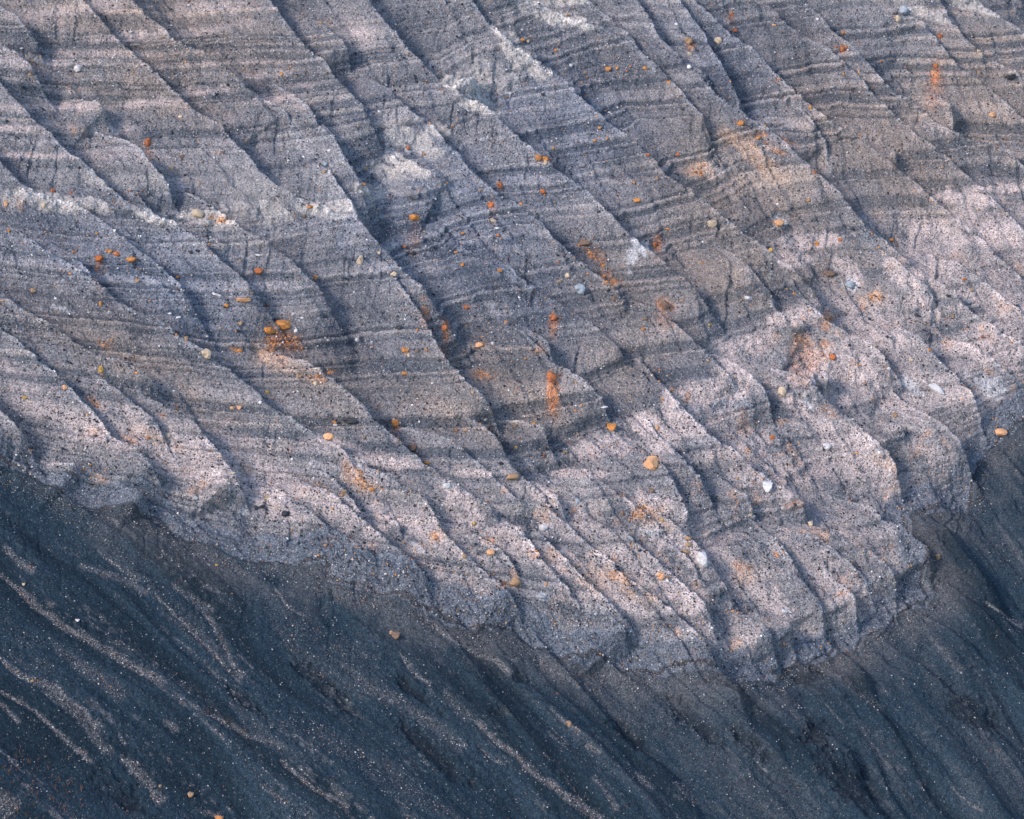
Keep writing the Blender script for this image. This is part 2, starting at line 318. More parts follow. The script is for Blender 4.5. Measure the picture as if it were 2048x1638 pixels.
PINK = [(1205,898,62,22,-8),(1310,870,32,50,-35),(1375,850,55,27,10),(1345,800,20,24,-40),(1420,785,72,26,-12),(1465,750,30,48,-40),(1450,700,34,12,30),(1500,687,55,22,-5),(1590,636,66,22,-14),(1620,483,84,18,-6),(1935,398,80,15,6),(1930,440,30,22,40),(1985,378,60,10),(1800,550,40,20,40),(1655,735,36,34),(1720,740,60,30,30),(1600,820,50,20,40),(1990,690,60,40,40),(1940,700,40,20),(1850,610,40,16,45),(1700,545,40,16,40),(1580,520,40,20),(1880,470,60,20,10),(1990,470,50,30),(2010,610,40,30),(1290,1010,40,20),(770,925,70,11,8),(1160,948,50,9,3),(960,948,60,9),(680,890,60,9,10),(930,1010,70,18,35),(1100,1000,60,18,30)]
add(pale, PINK, .4); pk = (pale > .3)*1.0
add(pale, [(120,830,150,28,30),(60,770,90,22,30),(300,900,150,26,30),(470,960,180,30,30),(640,1000,180,30,30),(820,1040,160,30,35),(1000,1060,200,34,30),(1200,1080,180,40,35),(1420,1100,170,50,40),(1560,960,170,46,40),(1700,900,170,46,45),(1640,1140,100,36,40),(1560,1220,90,26,40),(1780,1020,120,36,45),(1850,880,110,40,45),(1780,680,140,44,45),(1900,560,130,40,45),(1940,800,60,36,45),(1500,880,100,30,35),(1720,1180,60,20,35),(1330,1170,150,34,35),(1200,1170,120,24,35),(850,1140,150,18,25),(1480,1260,80,24,35)], .6, .85, .55)
add(pale, [(100,24,130,9,-6),(180,12,60,9,-10),(430,12,60,20),(450,55,90,9,-10),(250,75,80,10,-5),(70,215,130,8,0),(300,205,75,8,-4),(420,180,60,9,-8),(60,255,80,8),(200,265,90,12,2),(470,240,90,9,-8),(540,200,50,10,-8),(540,260,60,6,-10),(100,312,150,5,1),(250,312,80,4,2),(460,290,60,6,-10),(540,150,50,8,-8),(620,170,60,8,-8),(700,50,60,22,40),(60,125,90,12,5),(200,110,80,8),(30,40,60,10),(950,480,50,10,15),(1660,490,50,14)], .7, .75, .4)
WHITE = [(1977,773,32,17,25),(1960,920,13,12,40),(1265,515,10,26,10),(1260,545,9,14),(1702,571,11,9),(1808,20,11,10),(1430,345,30,12),(895,973,9,7),(1087,1055,11,8),(1302,1063,14,11),(1154,1002,8,7),(1084,1193,9,6),(1570,1222,8,6,30),(1820,770,20,8,40),(485,1023,9,5),(120,617,22,6,20),(1613,807,14,20),(1880,1000,24,10,45),(830,1090,18,6,30),(1840,1120,24,10,45),(1560,445,12,9,-20),(1285,500,8,10),(190,1240,1,1)]
add(white, WHITE, .5, .6, .7)
RUST = [(197,528,9,18),(263,521,12,6),(234,507,8,6),(149,262,5,8),(170,272,4,6),(296,284,6,9),(572,682,26,20,25),(540,700,12,9),(1106,650,8,22),(1104,785,10,30),(850,600,13,8),(850,615,8,20),(890,670,7,22),(933,614,7,5),(961,690,10,6),(1171,486,14,8),(1190,512,14,8,30),(1230,565,22,12,20),(1330,608,11,12),(1601,677,10,13),(1606,637,6,8),(1748,595,11,9),(1724,615,4,8),(1871,150,10,22),(1880,72,5,8),(1687,100,6,9),(1463,30,4,8),(1377,92,8,9),(1480,248,9,7),(1530,268,14,6,10),(1550,300,20,8,20),(1234,1153,26,10,20),(1227,1119,6,9,30),(1250,1165,14,7,30),(1553,1109,7,8),(1590,1150,5,7),(795,855,8,12),(1316,489,5,10),(1498,899,8,10),(1563,909,14,6),(1278,1029,16,10,20),(1376,795,6,9),(325,831,8,7),(1088,318,12,6),(1000,372,6,9),(983,410,8,6),(640,760,14,8,20),(660,745,10,4),(440,440,20,6,10),(620,413,9,4),(1300,928,14,13),(1145,1019,8,10,30),(1410,345,26,10),(1630,345,5,5),(487,601,17,6),(205,745,5,9,20),(470,700,20,8,30),(210,690,20,6,30),(710,950,30,10,40),(40,410,8,8),(1570,280,20,8,30),(1080,700,14,10),(1650,650,14,20),(1650,700,10,18),(960,750,30,12),(1590,1010,20,8),(1480,1130,14,20),(1680,1190,10,6),(985,1085,26,8,30),(1070,1110,12,8),(870,1070,20,9,35),(260,880,22,9,30),(180,800,18,8,35),(1010,1170,12,6)]
add(rust, RUST, .55, .5, .75)
add(brown, [(1500,420,230,150,40),(1650,250,160,110,45),(1800,330,200,110,45),(1230,600,150,100,40),(1260,730,140,90,45),(1020,760,160,90,40),(620,740,150,70,30),(250,690,190,60,30),(1950,200,130,140,45),(330,60,260,120,20),(300,190,160,50,10),(900,830,150,40,20),(1450,560,150,60,30)], .9, 1.0, .4)
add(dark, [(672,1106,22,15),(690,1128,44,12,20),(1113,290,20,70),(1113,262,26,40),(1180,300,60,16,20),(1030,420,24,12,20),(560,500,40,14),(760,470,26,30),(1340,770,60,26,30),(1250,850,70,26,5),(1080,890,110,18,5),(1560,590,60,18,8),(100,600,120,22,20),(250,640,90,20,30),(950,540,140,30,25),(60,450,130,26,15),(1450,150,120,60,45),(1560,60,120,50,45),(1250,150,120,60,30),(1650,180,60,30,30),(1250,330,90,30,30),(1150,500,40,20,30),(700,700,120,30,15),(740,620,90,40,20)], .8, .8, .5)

knob = fbm(S/1.1, T/.8, 181, 3)
HT = HT+tuff*wl*(.12+.30*knob)+.10*pale*(BP > 400)*wl*ss(-.4, .4, knob)-.10*pale*wl*np.exp(-(fbm(S/1.6, T/1.6, 185, 2)/.06)**2)
g = lambda r_, g_, b_: np.array([r_, g_, b_])
def mix(C, c, m): return C*(1-m[..., None])+np.asarray(c)*m[..., None]
lam = -.78*layer+.22*fbm(BP/40, S/70, 121, 2)+.12*fbm(BP/8, S/40, 123, 2)*ss(-.7, .5, fbm(BP/60, S/20, 127, 2)+.3)+.3*fbm(S/5, T/5, 125, 3)
blob = fbm(S/7, T/7, 131, 4)
C = mix(np.broadcast_to(g(.168, .167, .182), U.shape+(3,)), g(.088, .098, .118), ss(-.1, .7, lam+.25*blob))
C = mix(C, g(.27, .255, .265), .8*ss(.2, .8, -lam+.2*blob))
C = mix(C, g(.33, .30, .29), .6*line)
C = mix(C, C*g(1.26, 1.06, .88), .85*brown)
cool = np.zeros(U.shape); add(cool, [(960,500,330,150,35),(1150,270,160,110,40),(300,580,300,110,20),(1380,820,120,60,40),(1480,170,160,70,45)], .9, 1, .4)
C = mix(C, C*g(.86, .98, 1.14), .8*cool)
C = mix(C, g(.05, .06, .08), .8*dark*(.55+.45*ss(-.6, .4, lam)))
low = ss(1.85, 2.3, B+.12*fbm(S/6, T/6, 221, 3))*INS
lowp = low*(.25+.75*ss(-.4, .45, fbm(BP/55, S/28, 225, 3)+.3*nz))*ss(-.35, .55, .8*blob+.7*fbm(BP/28, S/22, 141, 3)+.25*crumb)
C = mix(C, g(.41, .345, .335), .6*lowp)
C = mix(C, g(.48, .40, .385), .75*np.clip(pale*np.where(pk > .5, 1, .30+.75*ss(-.5, .5, fbm(BP/50, S/16, 241, 3)+.5*blob))-.12*ss(.1, .9, lam), 0, 1))
C = mix(C, g(.48, .44, .41), .85*tuff*(.35+.65*np.exp(-(CD/2.4)**2))*(.75+.25*ss(-.5, .5, fine)))
C = mix(C, g(.55, .55, .58), .85*white)
C = mix(C, g(.52, .31, .20), .4*low*ss(.5, 1.0, fbm(S/2.2, T/2.2, 197, 4)+.3*crumb))
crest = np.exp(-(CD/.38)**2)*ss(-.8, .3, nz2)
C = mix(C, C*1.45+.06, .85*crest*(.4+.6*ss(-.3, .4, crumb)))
# laminated blue-grey bed that makes the lip
lw = np.interp(U, [0, 200, 600, 1050, 1350, 1700, 2048], [40, 58, 66, 64, 54, 50, 64])+10*nz+5*crumb
lb = (1-ss(.72, 1.0, SD/lw))
C = mix(C, g(.082, .10, .128)*(1+.42*np.interp(-SD*1.3+8*nz+1100, xs, tb)+.12*crumb)[..., None], .85*lb)
C = mix(C, g(.60, .25, .08), np.clip(1.25*rust, 0, 1)*(.2+.65*ss(-.25, .45, crumb+.5*fine+.8*rust-.35)))
peach = np.zeros(U.shape); add(peach, [(1238,1158,46,20,28),(1262,1185,34,12,30),(1600,690,14,20),(1300,1035,30,18,30),(700,960,26,12,35),(880,1060,30,10,35),(1180,1165,40,14,30),(1420,345,40,14,10),(1500,300,60,18,40),(540,720,60,20,25),(1750,600,18,14),(320,880,40,12,30),(1490,1150,20,20)], .8, 1, .6)
C = mix(C, g(.60, .37, .23), .5*peach*(.5+.5*ss(-.4, .4, crumb)))
wash = np.zeros(U.shape); add(wash, [(568,690,24,28),(197,548,9,36),(1104,795,12,40),(1108,660,10,26),(832,475,13,32),(890,695,8,38),(1871,170,16,44),(1601,725,20,44),(850,635,9,28),(1463,45,8,20),(1316,500,7,22),(795,875,7,20),(297,310,6,24),(1688,120,8,24),(984,430,7,20),(1330,640,14,22)], .8, 1, .5)
C = mix(C, C*g(1.28, .94, .78), .8*wash)
C = np.clip(C, .015, .8)
speck = np.clip(.55+.3*ss(-.3, .6, fbm(S/4, T/3, 211, 3))+.45*low+.5*pale*low-.75*ss(.5, .9, pale)*(1-low)-.5*tuff, 0, 1)

# cinders
n1 = fbm(QW/2.6, RR/26, 161, 4); n2 = fbm(QW/1.1, RR/14, 165, 4); n3 = fbm(S/3, T/3, 169, 4); n4 = fbm(Q/.45, RR/7, 201, 3)
D = mix(np.broadcast_to(g(.018, .035, .052), U.shape+(3,)), g(.010, .021, .032), ss(-.1, .7, n1))
D = mix(D, g(.050, .060, .072), .5*ss(.0, .75, -n1+.35*n3+.08*rgt+.3*crumb+.4*n4-.1))
D = mix(D, g(.034, .055, .074), .5*ss(.1, .8, fbm(QW/6, RR/50, 173, 2)))
tal = np.exp(-((SD+20)/48)**2)*(SD < 6)*ss(100, 350, U)*ss(-.7, .3, nz+.4*n1+.3)
D = mix(D, g(.115, .112, .118), .5*tal)
STREAK = [  # gravel trails on the cinders (crop offset, points, half width px, strength)
 ((0,1078),[(-60,160),(0,210),(140,340),(350,500),(520,590),(700,690),(880,800),(1000,880)],9,1.0),((0,1078),[(1000,880),(1100,950),(1250,1050),(1420,1140),(1700,1240)],7,.45),
 ((0,1078),[(880,300),(1000,400),(1150,560),(1280,700),(1430,870)],5,.8),((0,1078),[(1190,400),(1270,540),(1350,700),(1430,830)],7,.7),
 ((0,1078),[(-40,680),(150,800),(330,880),(480,1010),(600,1120)],9,.8),((0,1078),[(250,880),(420,1000),(560,1150),(640,1260)],12,.5),((0,1078),[(0,890),(150,960),(300,1090),(430,1220),(560,1310)],6,.8),
 ((0,1078),[(-20,930),(140,1070)],5,.8),((0,1078),[(700,1250),(800,1350),(900,1450),(970,1560)],14,.95),((0,1078),[(690,1130),(740,1200)],4,.7),
 ((0,1078),[(1640,1290),(1760,1390),(1900,1480),(2060,1580)],6,.9),((0,1078),[(440,150),(650,220),(780,280),(900,330)],9,.45),((0,1078),[(560,60),(700,170),(830,260)],7,.45),
 ((0,1078),[(1590,270),(1700,390),(1800,450)],4,.7),((0,1078),[(950,1050),(1040,1130)],7,.5),((0,1078),[(-20,1470),(100,1600)],22,.6),((0,1078),[(1520,1430),(1700,1560)],6,.5),
 ((0,1078),[(300,620),(450,740),(600,830),(740,950)],14,.35),((0,1078),[(130,1410),(200,1460)],5,.6),((0,1078),[(0,20),(60,90),(200,200)],9,.6),((0,1078),[(1000,250),(1130,350),(1250,420)],10,.4),
 ((680,1078),[(450,430),(560,510),(680,600),(770,660),(900,710),(1000,790)],7,.85),((680,1078),[(340,640),(460,800),(540,870)],5,.7),((680,1078),[(600,880),(700,1000),(790,1060)],12,.35),
 ((680,1078),[(780,1040),(900,1150),(1000,1240),(1130,1370),(1250,1430),(1350,1500),(1480,1600),(1560,1680)],10,.9),((680,1078),[(810,1190),(870,1260),(940,1335)],3,.9),
 ((680,1078),[(1220,960),(1330,1080),(1400,1150)],6,.55),((680,1078),[(1430,1190),(1520,1260)],6,.85),((680,1078),[(-20,700),(200,880),(400,1000),(600,1150),(750,1260)],16,.3),
 ((680,1078),[(1150,740),(1300,790),(1400,880)],5,.4),((680,1078),[(1460,1380),(1580,1500),(1620,1600)],6,.5),((680,1078),[(1720,1370),(1850,1480)],8,.5),((680,1078),[(950,690),(1040,710)],3,.6),
 ((1348,1078),[(1790,350),(1900,420),(2060,520)],4,.9),((1348,1078),[(1620,1430),(1700,1530),(1810,1590)],4,.8),((1348,1078),[(460,1260),(560,1360)],3,.6),((1348,1078),[(780,640),(900,760),(1080,900),(1240,1030)],8,.35),
 ((1348,1078),[(1480,560),(1700,780)],8,.4),((1348,1078),[(0,1420),(160,1560)],9,.4),((1348,1078),[(880,960),(1000,1090)],4,.4)]
grav = np.zeros(U.shape)
for (ox, oy), ln, hw, k in STREAK:
    pts = [(ox+x*K, oy+y*K) for x, y in ln]; sl = window(pts, hw*4+80)
    A = np.array(pts); d, sg, tau = line_dist(A, UI[sl]+7*nz[sl]+4*fine[sl], VI[sl]+5*nz2[sl])
    m = k*ss(1.5, .1, d/(hw*(.4+.62*np.sqrt(tau)))+.55*crumb[sl]+.3*fine[sl])*ss(0, .06, tau)*(1-ss(.92, 1, tau))
    grav[sl] = np.maximum(grav[sl], m); HT[sl] -= .16*k*np.exp(-(d/(hw*.9+3))**2)*ss(0, .1, tau)*ss(1, .9, tau)*(SD[sl] < 0)
grav = np.maximum(grav, .38*ss(.1, .9, .8*n4+.6*crumb)*ss(-.1, .8, n2+.4*n3)*(1-.5*rgt))
for e in [(490,1400,35,10,35),(240,1590,42,22,30),(1042,1357,14,6,20),(1002,1425,14,10),(1265,1475,50,12,40),(1632,1345,28,20),(1640,1475,26,20,60),(1945,1420,60,24,40),(1500,1490,50,14,35),(860,1500,70,14,40),(690,1110,28,18,10),(670,1390,60,12,40),(835,1385,40,8,40),(1400,1450,60,18,40),(1700,1560,90,24,45)]:
    sl, m = ell(*e, soft=.7, rough=.5); D[sl] = mix(D[sl], g(.011, .016, .024), .75*m); HT[sl] -= .35*m*(SD[sl] < 0)
D = mix(D, g(.30, .285, .29), .6*np.clip(grav, 0, 1)*(.35+.65*ss(-.4, .5, crumb)))
D = np.clip(D, .006, .6)
gspeck = np.clip(.25+.5*ss(-.3, .6, -n1+.3*n3)+grav, 0, 1)

# ------------------------------------------------------------------ meshes
jit = rng.normal(0, .026, U.shape)*(.5+.5*wl+.6*grav)
P = P0+(HT+jit)[..., None]*NRM
def material(name, c0, c1, dens, wk):
    m = bpy.data.materials.new(name); m.use_nodes = True; n = m.node_tree; b = n.nodes['Principled BSDF']
    N = lambda t, **k: (lambda o: ([setattr(o, a, v) for a, v in k.items()], o)[1])(n.nodes.new(t)); L = n.links.new
    geo = N('ShaderNodeNewGeometry'); at = N('ShaderNodeAttribute', attribute_name='ground'); sp_ = N('ShaderNodeAttribute', attribute_name='speck')
    def voro(scale):
        o = N('ShaderNodeTexVoronoi'); o.inputs['Scale'].default_value = scale; L(geo.outputs['Position'], o.inputs['Vector']); return o
    def ramp(stops, interp='LINEAR'):
        r = N('ShaderNodeValToRGB'); r.color_ramp.interpolation = interp; e = r.color_ramp.elements
        while len(e) < len(stops): e.new(.5)
        for q, (p, c) in zip(e, stops): q.position = p; q.color = (c, c, c, 1) if not isinstance(c, tuple) else c+(1,)
        return r
    def math_(op, a, bb=None, clamp=False):
        o = N('ShaderNodeMath', operation=op, use_clamp=clamp)
        for i, x in enumerate((a, bb)):
            if x is None: continue
            if isinstance(x, (int, float)): o.inputs[i].default_value = x
            else: L(x, o.inputs[i])
        return o.outputs[0]
    def mixc(mode, f, a, bb):
        o = N('ShaderNodeMix', data_type='RGBA', blend_type=mode, clamp_factor=True)
        for s_, x in ((o.inputs[0], f), (o.inputs[6], a), (o.inputs[7], bb)):
            if isinstance(x, (int, float)): s_.default_value = x
            elif isinstance(x, tuple): s_.default_value = x+(1,)
            else: L(x, s_)
        return o.outputs[2]
    grit = voro(9.0); sep = N('ShaderNodeSeparateColor'); L(grit.outputs['Color'], sep.inputs[0])
    r1 = ramp([(0, .5), (.2, .75), (.5, .98), (.8, 1.15), (.95, 1.4), (1, 1.75)]); L(sep.outputs[0], r1.inputs[0])
    base = mixc('MULTIPLY', 1.0, at.outputs['Color'], r1.outputs[0])
    peb = voro(4.2); s2 = N('ShaderNodeSeparateColor'); L(peb.outputs['Color'], s2.inputs[0])
    thr = math_('MULTIPLY', sp_.outputs['Fac'], dens)
    size = math_('ADD', math_('MULTIPLY', s2.outputs[1], .22), .16)
    core = math_('LESS_THAN', peb.outputs['Distance'], size)
    dk = math_('MULTIPLY', math_('LESS_THAN', s2.outputs[0], thr), core)
    base = mixc('MIX', math_('MULTIPLY', dk, .85), base, c0)
    lt = math_('MULTIPLY', math_('GREATER_THAN', s2.outputs[2], math_('SUBTRACT', .97, math_('MULTIPLY', sp_.outputs['Fac'], .06))), core)
    base = mixc('MIX', math_('MULTIPLY', lt, .7), base, c1)
    warm = math_('MULTIPLY', math_('GREATER_THAN', s2.outputs[1], .985), core)
    base = mixc('MIX', math_('MULTIPLY', warm, wk), base, (.42, .19, .07))
    fin = voro(7.6); s3 = N('ShaderNodeSeparateColor'); L(fin.outputs['Color'], s3.inputs[0])
    core3 = math_('LESS_THAN', fin.outputs['Distance'], math_('ADD', math_('MULTIPLY', s3.outputs[1], .25), .2))
    d3 = math_('MULTIPLY', math_('LESS_THAN', s3.outputs[0], math_('ADD', math_('MULTIPLY', sp_.outputs['Fac'], .42), .06)), core3)
    base = mixc('MIX', math_('MULTIPLY', d3, .7), base, c0)
    l3 = math_('MULTIPLY', math_('GREATER_THAN', s3.outputs[2], math_('SUBTRACT', .96, math_('MULTIPLY', sp_.outputs['Fac'], .10))), core3)
    base = mixc('MIX', math_('MULTIPLY', l3, .5), base, c1)
    L(base, b.inputs['Base Color']); b.inputs['Roughness'].default_value = .95; b.inputs['Specular IOR Level'].default_value = .15
    hgt = math_('ADD', math_('MULTIPLY', math_('SUBTRACT', .5, grit.outputs['Distance']), .05), math_('MULTIPLY', math_('MAXIMUM', dk, lt), math_('MULTIPLY', math_('SUBTRACT', size, peb.outputs['Distance']), .35)))
    bp = N('ShaderNodeBump'); bp.inputs['Strength'].default_value = .8; bp.inputs['Distance'].default_value = 1.0
    L(hgt, bp.inputs['Height']); L(bp.outputs[0], b.inputs['Normal'])
    return m
M_wall = material('layered_tephra', (.022, .027, .038), (.52, .49, .48), .55, .6)
M_scree = material('dark_cinders', (.010, .016, .025), (.16, .155, .17), .30, .15)
idx = np.arange(NR*NC).reshape(NR, NC)
quads = np.stack([idx[:-1, :-1], idx[1:, :-1], idx[1:, 1:], idx[:-1, 1:]], -1)
inside_q = (SD[:-1, :-1]+SD[1:, 1:]+SD[1:, :-1]+SD[:-1, 1:] > 0)
def sheet(name, sel, Cc, spk, mat, label):
    q = quads[sel]; used = np.zeros(NR*NC, bool); used[q.ravel()] = True
    remap = np.cumsum(used)-1; q = remap[q]
    me = bpy.data.meshes.new(name); nv, nf = int(used.sum()), len(q)
    me.vertices.add(nv); me.vertices.foreach_set('co', P.reshape(-1, 3)[used].astype(np.float32).ravel())
    me.loops.add(nf*4); me.loops.foreach_set('vertex_index', q.astype(np.int32).ravel())
    me.polygons.add(nf); me.polygons.foreach_set('loop_start', np.arange(0, nf*4, 4, dtype=np.int32)); me.polygons.foreach_set('loop_total', np.full(nf, 4, np.int32))
    me.update(); me.polygons.foreach_set('use_smooth', np.ones(nf, bool))
    a = me.attributes.new('ground', 'FLOAT_COLOR', 'POINT'); a.data.foreach_set('color', np.c_[Cc.reshape(-1, 3)[used], np.ones(nv)].astype(np.float32).ravel())
    a = me.attributes.new('speck', 'FLOAT', 'POINT'); a.data.foreach_set('value', spk.ravel()[used].astype(np.float32))
    me.materials.append(mat); o = bpy.data.objects.new(name, me); col.objects.link(o)
    o['kind'] = 'structure'; o['label'] = label; o['category'] = 'slope'
    return o
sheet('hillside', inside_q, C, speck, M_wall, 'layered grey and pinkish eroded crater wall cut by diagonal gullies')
sheet('scree_slope', ~inside_q, D, gspeck, M_scree, 'dark blue-black cinder slope below the layered wall')


# ------------------------------------------------------------------ finding the ground under a pixel of the photograph
PU, PV, PZ = project(P); BIN = 4
bu = (PU//BIN).astype(int); bv = (PV//BIN).astype(int)
ok = (bu >= 0) & (bu < 512) & (bv >= 0) & (bv < 410)
front = np.full((410, 512), 1e9); np.minimum.at(front, (bv[ok], bu[ok]), PZ[ok])
def ground(u, v):
    i0, i1 = np.searchsorted(av, [v-90, v+20]); j0, j1 = np.searchsorted(au, [u-60, u+20])
    d = np.hypot(PU[i0:i1, j0:j1]-u, PV[i0:i1, j0:j1]-v); z = np.where(d < 2.2, PZ[i0:i1, j0:j1], 1e9)
    if z.min() > 1e8: z = d
    k = np.unravel_index(np.argmin(z), z.shape); return P[i0:i1, j0:j1][k]

# ------------------------------------------------------------------ stones lying on or stuck in the slope
import bmesh
from mathutils import Matrix, Vector, noise as mn
def rock_mesh(name, seed, lumpy, flat, cuts):
    r = random.Random(seed); bm = bmesh.new(); bmesh.ops.create_icosphere(bm, subdivisions=2, radius=1)
    off = Vector((r.uniform(-99, 99), r.uniform(-99, 99), r.uniform(-99, 99)))
    pl = []
    for _ in range(cuts):
        n = Vector((r.gauss(0, 1), r.gauss(0, 1), r.gauss(0, 1))).normalized(); pl.append((n, r.uniform(.5, .82)))
    for q in bm.verts:
        p = q.co.copy()
        for n, dd in pl:
            x = p.dot(n)
            if x > dd: p -= n*(x-dd)*.97
        p *= 1+lumpy*1.5*mn.noise(p*1.7+off)+lumpy*.8*mn.noise(p*3.9+off)+.12*mn.noise(p*8+off)
        q.co = p
    lo = Vector((min(q.co[i] for q in bm.verts) for i in range(3))); hi = Vector((max(q.co[i] for q in bm.verts) for i in range(3)))
    for q in bm.verts: q.co = Vector((2*(q.co[i]-lo[i])/(hi[i]-lo[i])-1 for i in range(3)))*.5
    me = bpy.data.meshes.new(name); bm.to_mesh(me); bm.free()
    for f in me.polygons: f.use_smooth = False
    return me
def stone_material(name, c, c2, scale=2.2):
    m = bpy.data.materials.new(name); m.use_nodes = True; n = m.node_tree; b = n.nodes['Principled BSDF']
    geo = n.nodes.new('ShaderNodeNewGeometry'); t = n.nodes.new('ShaderNodeTexNoise'); t.inputs['Scale'].default_value = scale*2.2; t.inputs['Detail'].default_value = 6; t.inputs['Roughness'].default_value = .75
    n.links.new(geo.outputs['Position'], t.inputs['Vector']); r = n.nodes.new('ShaderNodeValToRGB'); e = r.color_ramp.elements
    e[0].position, e[1].position = .38, .6; e[0].color = c2+(1,); e[1].color = c+(1,); d_ = e.new(.72); d_.color = tuple(.45*x+.55*y for x, y in zip(c, (.20, .195, .2)))+(1,)
    n.links.new(t.outputs['Fac'], r.inputs[0])
    oi = n.nodes.new('ShaderNodeObjectInfo'); mx = n.nodes.new('ShaderNodeMix'); mx.data_type = 'RGBA'; mm = n.nodes.new('ShaderNodeMath'); mm.operation = 'MULTIPLY'; mm.inputs[1].default_value = .36
    n.links.new(oi.outputs['Random'], mm.inputs[0]); n.links.new(mm.outputs[0], mx.inputs[0]); n.links.new(r.outputs[0], mx.inputs[6]); mx.inputs[7].default_value = tuple(.5*x+y for x, y in zip(c2, (.10, .085, .075)))+(1,)
    n.links.new(mx.outputs[2], b.inputs['Base Color'])
    bp = n.nodes.new('ShaderNodeBump'); bp.inputs['Strength'].default_value = .7; bp.inputs['Distance'].default_value = .08
    n.links.new(t.outputs['Fac'], bp.inputs['Height']); n.links.new(bp.outputs[0], b.inputs['Normal'])
    b.inputs['Roughness'].default_value = .9; b.inputs['Specular IOR Level'].default_value = .2
    return m
SM = {'o': ('orange', stone_material('orange_stone', (.60, .26, .065), (.30, .12, .04))), 'r': ('rust red', stone_material('rust_stone', (.55, .17, .05), (.22, .065, .025))),
      't': ('tan', stone_material('tan_stone', (.40, .26, .15), (.20, .13, .085))), 'c': ('cream', stone_material('cream_stone', (.56, .46, .34), (.36, .28, .20))),
      'w': ('white', stone_material('white_stone', (.66, .65, .66), (.45, .44, .46))), 'k': ('black', stone_material('black_stone', (.030, .038, .055), (.012, .016, .025))),
      'g': ('grey', stone_material('grey_stone', (.25, .25, .27), (.14, .14, .16))), 'y': ('ochre', stone_material('ochre_stone', (.52, .33, .08), (.28, .18, .06))),
      'b': ('blue grey', stone_material('blue_grey_stone', (.36, .40, .45), (.22, .26, .30))), 'n': ('brown', stone_material('brown_stone', (.22, .14, .10), (.11, .075, .06))),
      'p': ('peach', stone_material('peach_stone', (.66, .38, .21), (.46, .24, .13)))}
VAR = [dict(lumpy=.10, flat=0, cuts=6), dict(lumpy=.16, flat=0, cuts=8), dict(lumpy=.30, flat=0, cuts=5), dict(lumpy=.12, flat=0, cuts=8), dict(lumpy=.22, flat=0, cuts=4), dict(lumpy=.08, flat=0, cuts=6)]
cache = {}
def stone_data(code, k):
    if (code, k) not in cache:
        nm = 'stone_shape'; me = rock_mesh(nm, 50+k, VAR[k % 6]['lumpy'], 0, VAR[k % 6]['cuts']); me.materials.append(SM[code][1]); cache[(code, k)] = me
    return cache[(code, k)]
